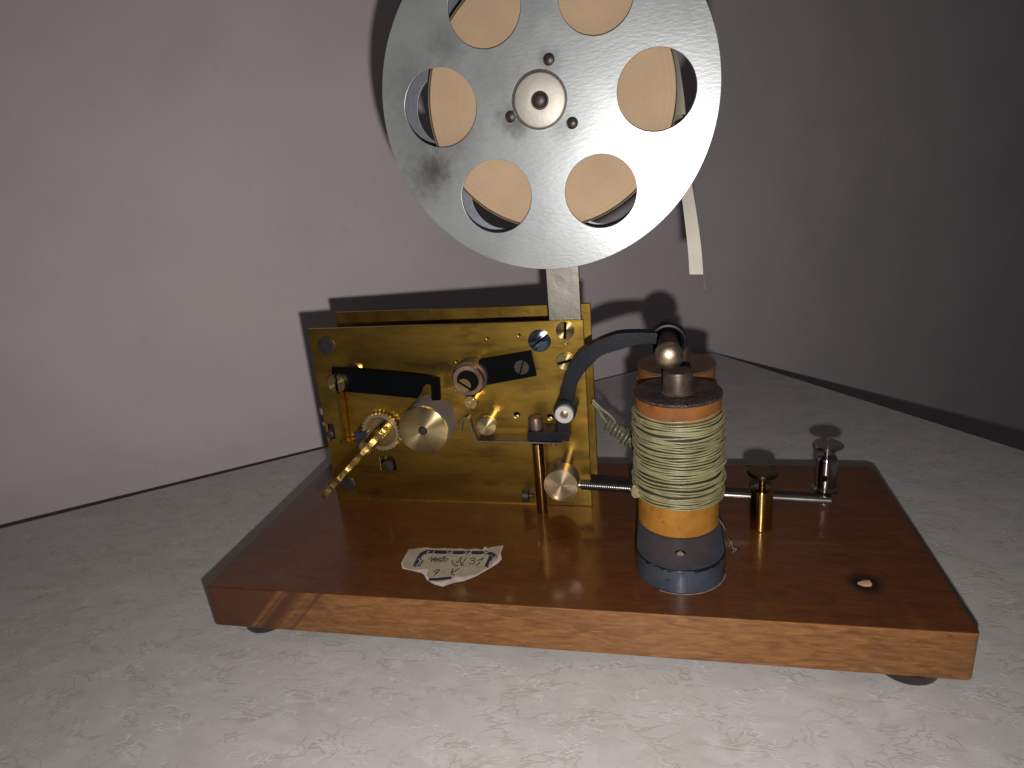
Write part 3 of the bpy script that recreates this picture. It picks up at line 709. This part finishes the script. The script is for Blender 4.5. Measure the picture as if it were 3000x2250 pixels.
for j in range(3):
    for i in range(seg * 2): k = (i + 1) % (seg * 2); fs.append((j * seg * 2 + i, j * seg * 2 + k, (j + 1) * seg * 2 + k, (j + 1) * seg * 2 + i))
M['face_roller'] = turned('turned_brass_face', (.80, .66, .36), (.55, .42, .20), .30, .4, o)
mb = MB(); mb.add(vs, fs); obj('roller_face', mb, 'face_roller', DR)
mb = MB(); mb.lathe((o.x - .0004, YP - .0182, o.z - .0004), YF, [(0, .0026), (.0006, .0026), (.0012, .0022), (.0014, 0)], 28); obj('axle_end', mb, 'dark_screw', DR)

# ---- pressure arm (black) with bronze roller
yb2 = .0890
ol = PX([(1402, 1056), (1480, 1043), (1555, 1030), (1571, 1102), (1500, 1115), (1418, 1130), (1395, 1100)][::-1], yb2)
mb = plate(ol, [], (0, yb2 + .0012, 0), (1, 0, 0), (0, 0, 1), .0024, .0002); PA = obj('pressure_arm', mb, 'black_plain', T)
screw(1529, 1075, yb2, .0042, 'dark_screw', PA, .0012, 70, slot_w=.06)
p = atY(1370, 1116, .0810)
mb = MB(); mb.lathe((p.x, YP - .0006, p.z), YF, [(0, .0098), (.0085, .0098), (.0090, .0092)], 48); obj('roller_body', mb, 'core', PA)
mb = MB(); mb.lathe((p.x, .0862, p.z), YF, [(0, .0088), (.0048, .0088), (.0052, .0084), (.0052, .0062), (.0030, .0058), (.0030, 0)], 48); obj('roller_rim', mb, 'bronze', PA)
mb = MB(); mb.lathe((p.x, .0832, p.z), YF, [(0, .0060), (.0002, .0060)], 40); obj('recess', mb, 'hole', PA)
screw(1364, 1124, .0830, .0040, 'brass_turned', PA, .0030, -35, slot_w=.12)
# small eyelet below it
p = atY(1379, 1179, .0870)
mb = MB(); mb.lathe((p.x, YP, p.z), YF, [(0, .0040), (.0076, .0040), (.0080, .0037), (.0080, .0017), (.0055, .0017), (.0055, 0)], 36); ST = obj('small_stud', mb, 'brass_turned', T)
mb = MB(); q = Matrix.Rotation(math.radians(-45), 3, 'Y'); pv = Vector((p.x, .087, p.z)); mb.box((p.x - .0026, .0864, p.z - .0003), (p.x + .0026, .0868, p.z + .0003), q, pv); obj('cross_pin', mb, 'steel_bright', ST)
# long stud with a coned head
p = atY(1424, 1250, .0770)
M['face_stud'] = turned('turned_stud_face', (.80, .64, .34), (.6, .46, .22), .28, .4, (p.x, .077, p.z))
mb = MB(); mb.lathe((p.x, YP, p.z), YF, [(0, .0028), (.0140, .0028)], 28); LS = obj('long_stud', mb, 'steel_bright', T)
mb = MB(); mb.lathe((p.x, .0806, p.z), YF, [(0, .0030), (.0006, .0056), (.0028, .0057), (.0032, .0054), (.0040, .0010), (.0040, 0)], 44); obj('stud_head', mb, 'face_stud', LS)

# ---- writing lever: bent steel spring strip, black block, screw
sp_ = bez([atY(u, v, .0800) for u, v in ((1350, 1264), (1352, 1240), (1357, 1228), (1365, 1223), (1374, 1228), (1383, 1255), (1396, 1288))], 6)
sp2 = [atY(u, v, .0800) for u, v in ((1400, 1291), (1480, 1293), (1560, 1295), (1645, 1297))]
mb = MB(); mb.sweep(sp_ + sp2[:1], .00042, (.0790, .0835)); mb.sweep([sp2[0], sp2[1], sp2[2], sp2[3]], .00038, (.0790, .0890)); SPR = obj('writing_lever', mb, 'steel_plate', T)
a = atY(1547, 1291, .0790); b = atY(1666, 1266, .0790); c = atY(1632, 1240, .0790)
mb = MB(); mb.box((a.x, .0785, a.z), (b.x, .0905, b.z)); mb.box((c.x, .0785, b.z - .0002), (b.x, .0860, c.z + .006))
BL = obj('lever_block', mb, 'black_iron', T, bevel=.0003)
p = atY(1571, 1262, .0840); mb = MB(); mb.lathe((p.x, .0845, b.z), ZA, [(0, .0040), (.0062, .0040), (.0068, .0036), (.0068, 0)], 32); obj('screw', mb, 'core', BL)
a = atY(1622, 1300, .0820); mb = MB(); mb.lathe((a.x, .0825, a.z - .0008), ZA, [(0, .0016), (.002, .0016)], 16); obj('rivet', mb, 'steel_bright', BL)

# ---- armature arm: cast iron arc with collar, pivot boss
ya0, ya1 = .0825, .0905
up = [(1640, 1185), (1640, 1160), (1649, 1121), (1665, 1078), (1689, 1043), (1733, 1010), (1792, 986), (1850, 977), (1904, 976), (1925, 978)]
lo = [(1683, 1185), (1682, 1165), (1689, 1129), (1711, 1089), (1738, 1062), (1770, 1036), (1829, 1018), (1868, 1011), (1904, 1008), (1925, 1010)]
ca = [atY((a[0] + b[0]) / 2, (a[1] + b[1]) / 2, ya0) for a, b in zip(up, lo)]
wd = [((atY(*a, ya0) - atY(*b, ya0)).length) / 2 for a, b in zip(up, lo)]
cs = bez(ca, 6); ws = []
for i in range(len(cs)):
    f = i / (len(cs) - 1) * (len(wd) - 1); k = min(int(f), len(wd) - 2); ws.append(wd[k] * (1 - (f - k)) + wd[k + 1] * (f - k))
mb = MB(); mb.sweep(cs, ws, (ya0, ya1)); AR = obj('armature_arm', mb, 'black_iron', T, bevel=.0004, smooth=30)
p = atY(1654, 1207, .0785)
mb = MB(); mb.lathe((p.x, .0925, p.z), YF, [(0, .0062), (.0125, .0062), (.0130, .0058), (.0130, 0)], 44); BO = obj('pivot_boss', mb, 'black_iron', AR)
p = atY(1652, 1216, .0765)
mb = MB(); mb.lathe((p.x, .0798, p.z), YF, [(0, .0050), (.0028, .0050), (.0031, .0047), (.0031, .0023), (.0020, .0022), (.0020, 0)], 44); obj('washer', mb, 'washer' if 'washer' in M else 'steel_bright', AR)
mb = MB(); mb.lathe((p.x, .0785, p.z), YF, [(0, .0021), (.0009, .0021), (.0012, .0016), (.0013, 0)], 24); obj('pivot_pin', mb, 'bronze', AR)
mb = MB(); mb.lathe((p.x, YP, p.z), YF, [(0, .003), (.006, .003)], 24); obj('pivot_shaft', mb, 'steel_plate', AR)
# collar and armature rod over both cores
AX = Vector((.2374, .0885, .1315))
mb = MB(); mb.lathe((AX.x, .0945, AX.z), YF, [(0, .0066), (0, .0088), (.0005, .0094), (.0070, .0094), (.0076, .0091), (.0078, .0082), (.0070, .0074), (.0050, .0066), (.0, .0062)], 56)
obj('collar', mb, 'black_iron', AR)
mb = MB(); mb.lathe((AX.x, .1150, AX.z), YF, [(0, .0050), (.001, .0056), (.0560 - .006, .0056), (.0500, .0060), (.0512, .0062)], 44); RD = obj('armature_rod', mb, 'core', AR)
mb = MB(); prf = [(0, .0062), (.0006, .0070)]
for k in range(1, 11): a = PI / 2 * k / 10; prf.append((.0006 + .0054 * math.sin(a), .0070 * math.cos(a) if k < 10 else 0))
mb.lathe((AX.x, .0640, AX.z), YF, prf, 48)
obj('rod_tip', mb, 'tip', AR) if 'tip' in M else obj('rod_tip', mb, 'bronze', AR)

# ---- vertical brass rod, little side screw, adjusting knob and shaft
yv = .0870
a = atY(1577, 1297, yv)
mb = MB(); mb.lathe((a.x - .0003, yv, ZT), ZA, [(0, .0031), (.0003, .0033), (a.z - ZT, .0033)], 40); M['col_brass'] = turned('column_brass', (.58, .39, .13), (.48, .31, .09), .19, .2, (a.x - .0003, yv, ZT), 1.0, (0, 0, 1)); VR = obj('brass_column', mb, 'col_brass', T)
p = atY(1541, 1452, yv)
mb = MB(); mb.lathe((p.x - .0018, yv, p.z), XA, [(0, .0034), (.0002, .0037), (.0036, .0037), (.0040, .0020), (.0040, .0014), (.0065, .0014)], 28); obj('side_screw', mb, 'dark_screw', VR)
K = atY(1643, 1423, .0570)
mb = MB(); mb.lathe((K.x, YP, K.z + .0004), YF, [(0, .0032), (.028, .0032)], 32); KB = obj('adjusting_knob', mb, 'steel_plate', T)
M['face_knob'] = turned('turned_knob_face', (.62, .47, .30), (.42, .31, .20), .33, .45, (K.x, .057, K.z))
mb = MB(); mb.lathe((K.x, .0672, K.z), YF, [(0, .0060), (.0005, .0088), (.0080, .0090), (.0098, .0092), (.0102, .0089), (.0102, .0083), (.0095, .0081), (.0095, 0)], 60); obj('knob_head', mb, 'face_knob', KB)

# ---- tension spring and rod running to the right
zr = atY(2300, 1461, .0855).z
mb = MB(); mb.tube([(.186, .0855, atY(1700, 1420, .0855).z), (.25, .0855, (zr + .0475) / 2), (.3205, .0855, atY(2434, 1467, .0855).z)], .0017, 20); RO = obj('adjusting_rod', mb, 'steel_bright', T)
n = 26; pts = []
x0, x1 = .1885, .2160
for i in range(n * 12 + 1):
    a = 2 * PI * i / 12; f = i / (n * 12); pts.append((x0 + (x1 - x0) * f, .0855 + .0027 * math.cos(a), .0492 - .0012 * f + .0027 * math.sin(a)))
mb = MB(); mb.tube(pts, .00040, 6); obj('tension_spring', mb, 'dark_screw', RO)

# ---- electromagnet: iron yoke, two coils
yk_pts = []
cx_, r0 = .2419, .0213
yA, yB = .0365, .1075
for i in range(25): a = PI + PI * i / 24; yk_pts.append((cx_ + r0 * math.cos(a), yA + r0 * math.sin(a)))
yk_pts += [(cx_ + r0, yB + .01), (cx_ + r0 - .006, yB + .0205), (cx_ - r0 + .006, yB + .0205), (cx_ - r0, yB + .01)]
ZY = .0428
mb = MB(); pts = [(cx_ + (r0 + .0001) * math.cos(-.15 - 1.9 * i / 30), yA + (r0 + .0001) * math.sin(-.15 - 1.9 * i / 30), ZT) for i in range(31)]
mb.tube(pts, [.00018 + .00025 * abs(math.sin(i * .7)) * (1 - i / 40) for i in range(31)], 8); GLUE = mb
hl = circle(cx_, .0302, .0019, 28)
mb = plate(yk_pts, [hl], (0, 0, ZT + (ZY - ZT) / 2), (1, 0, 0), (0, 1, 0), ZY - ZT, .0007); YO = obj('iron_yoke', mb, 'yoke', T); obj('glue_bead', GLUE, 'fray', YO)
mb = MB(); mb.lathe((cx_, .0302, ZY - .004), ZA, [(0, .0018), (.0033, .0018), (.0036, .0015), (.0036, 0)], 24); obj('screw', mb, 'plug' if 'plug' in M else 'label_paper', YO)

def coil(yc, capm='cap'):
    C = Vector((.2417, yc, ZY)); zt = .1140
    mb = MB(); mb.lathe(C, ZA, [(0, .0200), (.0006, .0206), (.0150, .0204), (.0156, .0185), (.0600, .0185), (.0604, .0206), (.0690, .0209), (.0694, .0206)], 72)
    # lower band and upper band differ in colour: the bobbin is the upper part, the lower ring its sub-part
    mb1 = MB(); mb1.lathe(C, ZA, [(0, .0201), (.0006, .0206), (.0165, .0204), (.0168, .0185)], 72)
    mb2 = MB(); mb2.lathe(C + Vector((0, 0, .0168)), ZA, [(0, .0183), (.0445, .0183), (.0447, .0206), (.0528, .0209), (.0532, .0205)], 72)
    bo = obj('coil', mb2, 'bobbin', T)
    obj('lower_ring', mb1, 'bobbin_low', bo)
    # cap, slightly dished with a rolled edge
    seg = 96; prf = [(0, .0204), (.0004, .0211), (.0012, .0213), (.0018, .0209), (.0017, .0190), (.0012, .0150), (.0012, .0080), (.0014, 0)]
    mb = MB(); mb.lathe((C.x, C.y, zt - .0020), ZA, prf, seg); obj('cap', mb, capm, bo)
    mb = MB(); mb.lathe((C.x, C.y, zt - .0008), ZA, [(0, .0082), (.0008, .0075), (.0100, .0070), (.0108, .0068), (.0108, 0)], 48); obj('core', mb, 'core', bo)
    # windings: many uneven turns, built as real strands
    z0, z1 = .0590, .1062
    mb = MB(); mb.lathe((C.x, C.y, z0 - .0008), ZA, [(0, .0180), (0, .0202), (z1 - z0 + .0012, .0202), (z1 - z0 + .0012, .0180)], 64); 
    core_w = mb
    wmb = MB(); nt_ = 32
    for k in range(nt_):
        f = (k + .5) / nt_; ph = random.uniform(0, 6.28); am = random.uniform(.0001, .0006); a2 = random.uniform(0, .0003)
        zz = z0 + (z1 - z0) * f; bulge = .0006 * math.sin(PI * f) + (.0007 if f < .45 else 0) ; pts = []
        rr0 = random.uniform(-.0002, .0002)
        for i in range(96):
            a = 2 * PI * i / 96
            z = zz + am * math.sin(a + ph) + a2 * math.sin(3 * a + ph * 2) + .00012 * math.sin(7 * a + k)
            r = .0209 + bulge + rr0 + .0002 * math.sin(2 * a + ph * 3) + .00014 * math.sin(5 * a + k * 2)
            pts.append((C.x + r * math.cos(a), C.y + r * math.sin(a), z))
        wmb.tube(pts, .00047, 8, closed=True)
    # loose outer strands crossing at slight angles
    for k in range(17):
        f = random.uniform(.06, .93) if k > 6 else random.uniform(.05, .45); ph = random.uniform(-.5, .5) + (0 if k % 3 else PI); am = random.uniform(.0007, .0024)
        zz = z0 + (z1 - z0) * f; pts = []; bulge = .0006 * math.sin(PI * f) + (.0007 if f < .45 else 0)
        a0 = random.uniform(0, 6.28); ln = random.uniform(2.4, 5.8); n = 80
        for i in range(n):
            t = i / (n - 1); a = a0 + ln * t; lift = min(1, t * 9, (1 - t) * 9)
            z = zz + am * math.sin(a + ph) + .0002 * math.sin(4 * a + k)
            z = min(max(z, z0 + .0004), z1 - .0004)
            r = .0208 + bulge + .0012 * lift + .00015 * math.sin(6 * a + k)
            pts.append((C.x + r * math.cos(a), C.y + r * math.sin(a), z))
        wmb.tube(pts, .00048, 8)
    wn = obj('winding', wmb, 'wire', bo, smooth=60)
    obj('winding_core', core_w, 'wire_dark', bo)
    return bo
random.seed(11)
c1 = coil(.0632)
c2 = coil(.1070, 'cap_wood')
c1['label'] = 'front coil of green cloth-covered wire'; c2['label'] = 'rear coil, mostly hidden by the front one'
# lump of knotted wire at the left of the winding, lead wires
mb = MB(); random.seed(5)
for k in range(5):
    pts = [atY(1862 + 10 * math.cos(a * .9 + k) + k, 1440 + 16 * math.sin(a * .9 + k * 1.3), .058 - .001 * k) for a in range(9)]
    mb.tube(bez(pts, 4), .0006, 6)
obj('wire_knot', mb, 'wire', c1)
mb = MB(); pts = [atY(u, v, y) for u, v, y in ((2098, 1512, .054), (2112, 1530, .052), (2124, 1552, .050), (2132, 1575, .049), (2140, 1592, .048), (2148, 1610, .047), (2165, 1612, .046))]
mb.tube(bez(pts, 5), .0005, 6); obj('lead_wire', mb, 'dark_screw', c1)
mb = MB(); pts = [atY(u, v, y) for u, v, y in ((2136, 1600, .0475), (2142, 1585, .047), (2146, 1604, .0465), (2158, 1608, .046), (2146, 1618, .046))]
mb.tube(bez(pts, 4), .00022, 6); obj('frayed_end', mb, 'fray', c1)
# pigtail of spare wire between the clockwork and the coils
mb = MB(); yq = .112
mb.tube(bez([atY(u, v, yq) for u, v in ((1735, 1180), (1752, 1196), (1762, 1215), (1778, 1238))], 6), .0011, 8)
mb.tube(bez([atY(u, v, yq) for u, v in ((1735, 1170), (1760, 1195), (1785, 1215), (1800, 1232), (1802, 1240))], 6), .0009, 8)
A = atY(1776, 1236, yq); B = atY(1846, 1290, yq); ax = (B - A).normalized(); e1 = Vector((0, 1, 0)); e2 = ax.cross(e1).normalized(); pts = []
for i in range(7 * 14 + 1):
    a = 2 * PI * i / 14; f = i / (7 * 14); rr = .0033 + .0009 * f + .0006 * math.sin(a * .37 + 1); pts.append(A + (B - A) * f + e1 * rr * math.cos(a) + e2 * rr * math.sin(a))
mb.tube(pts, .00068, 8)
mb.tube(bez([B, atY(1850, 1310, yq), atY(1862, 1318, yq), atY(1900, 1330, .108)], 6), .0009, 8)
mb.tube([atY(1822, 1250, yq), atY(1832, 1262, yq - .002), atY(1838, 1256, yq)], .0005, 6)
obj('pigtail_wire', mb, 'pigtail', T)

# ---- binding posts
c_ = Vector((.2848, .0775, ZT)); M['post_brass'] = turned('post_brass', (.62, .42, .13), (.5, .33, .1), .19, .2, c_, 1.0, (0, 0, 1)); M['nut_brass'] = turned('nut_brass', (.26, .17, .08), (.18, .12, .05), .22, .3, c_, .8, (0, 0, 1))
mb = MB(); mb.lathe(c_, ZA, [(0, .0053), (.0004, .0057), (.0222, .0057), (.0230, .0054), (.0236, .0045), (.0238, .0010)], 56); BP = obj('binding_post', mb, 'post_brass', T)
BP['label'] = 'dark polished brass binding post'
mb = MB(); mb.lathe(c_ + Vector((0, 0, .0236)), ZA, [(0, .0018), (.0050, .0016), (.0064, .0026), (.0074, .0060), (.0080, .0076), (.0092, .0079), (.0098, .0074), (.0100, .0060), (.0096, 0)], 56); obj('thumb_nut', mb, 'nut_brass', BP)
c_ = Vector((.3260, .1225, ZT)); M['post_nickel'] = turned('post_nickel', (.50, .48, .46), (.38, .36, .35), .19, .2, c_, 1.0, (0, 0, 1))
mb = MB(); seg = 56
mb.lathe(c_, ZA, [(0, .0074), (.0012, .0074), (.0020, .0066), (.0026, .0060), (.0190, .0058), (.0205, .0054), (.0214, .0044), (.0218, .0018)], seg); NP = obj('binding_post', mb, 'post_nickel', T)
NP['label'] = 'bright nickel binding post with a wire hole'
dr = (CAM - c_); dr.z = 0; dr.normalize(); dr = Vector((-.35, -.94, 0)).normalized()
hm = MB(); hm.lathe(c_ + Vector((0, 0, .0095)) + dr * .0052, dr, [(0, .0019), (.0012, .0019)], 28); obj('wire_hole', hm, 'hole', NP)
mb = MB(); mb.lathe(c_ + Vector((0, 0, .0214)), ZA, [(0, .0020), (.0034, .0018), (.0046, .0030), (.0052, .0068), (.0058, .0082), (.0068, .0084), (.0074, .0078), (.0075, .0060), (.0074, 0)], 56); obj('thumb_nut', mb, 'post_nickel', NP)
# small faint plugged hole
p = atZ(2525, 1555, ZT)
mb = MB(); mb.lathe((p.x, p.y, ZT), ZA, [(0, .0016), (.00015, .0016)], 24); obj('plugged_hole', mb, 'cap', base)

# ------------------------------------------------------------------ light: the phone's flash just right of and below the lens
ld = bpy.data.lights.new('flash', 'SPOT'); ld.energy = 4.7; ld.shadow_soft_size = .0035; ld.color = (1, .97, .94)
ld.spot_size = math.radians(160); ld.spot_blend = 1.0
lo_ = bpy.data.objects.new('flash', ld); col.objects.link(lo_); lo_.location = (.2429, -.2545, .1994)
aim = atY(1380, 1450, .35) - lo_.location
lo_.rotation_euler = aim.to_track_quat('-Z', 'Y').to_euler()

w = bpy.data.worlds.new('World'); sc.world = w; w.use_nodes = True
bg = w.node_tree.nodes['Background']; bg.inputs[0].default_value = (.95, .92, 1.0, 1); bg.inputs[1].default_value = .038

sc.view_settings.view_transform = 'Standard'; sc.view_settings.look = 'None'
sc.view_settings.exposure = 0; sc.view_settings.gamma = 1; sc.view_settings.use_curve_mapping = False
sc.render.engine = 'CYCLES'; sc.cycles.max_bounces = 6
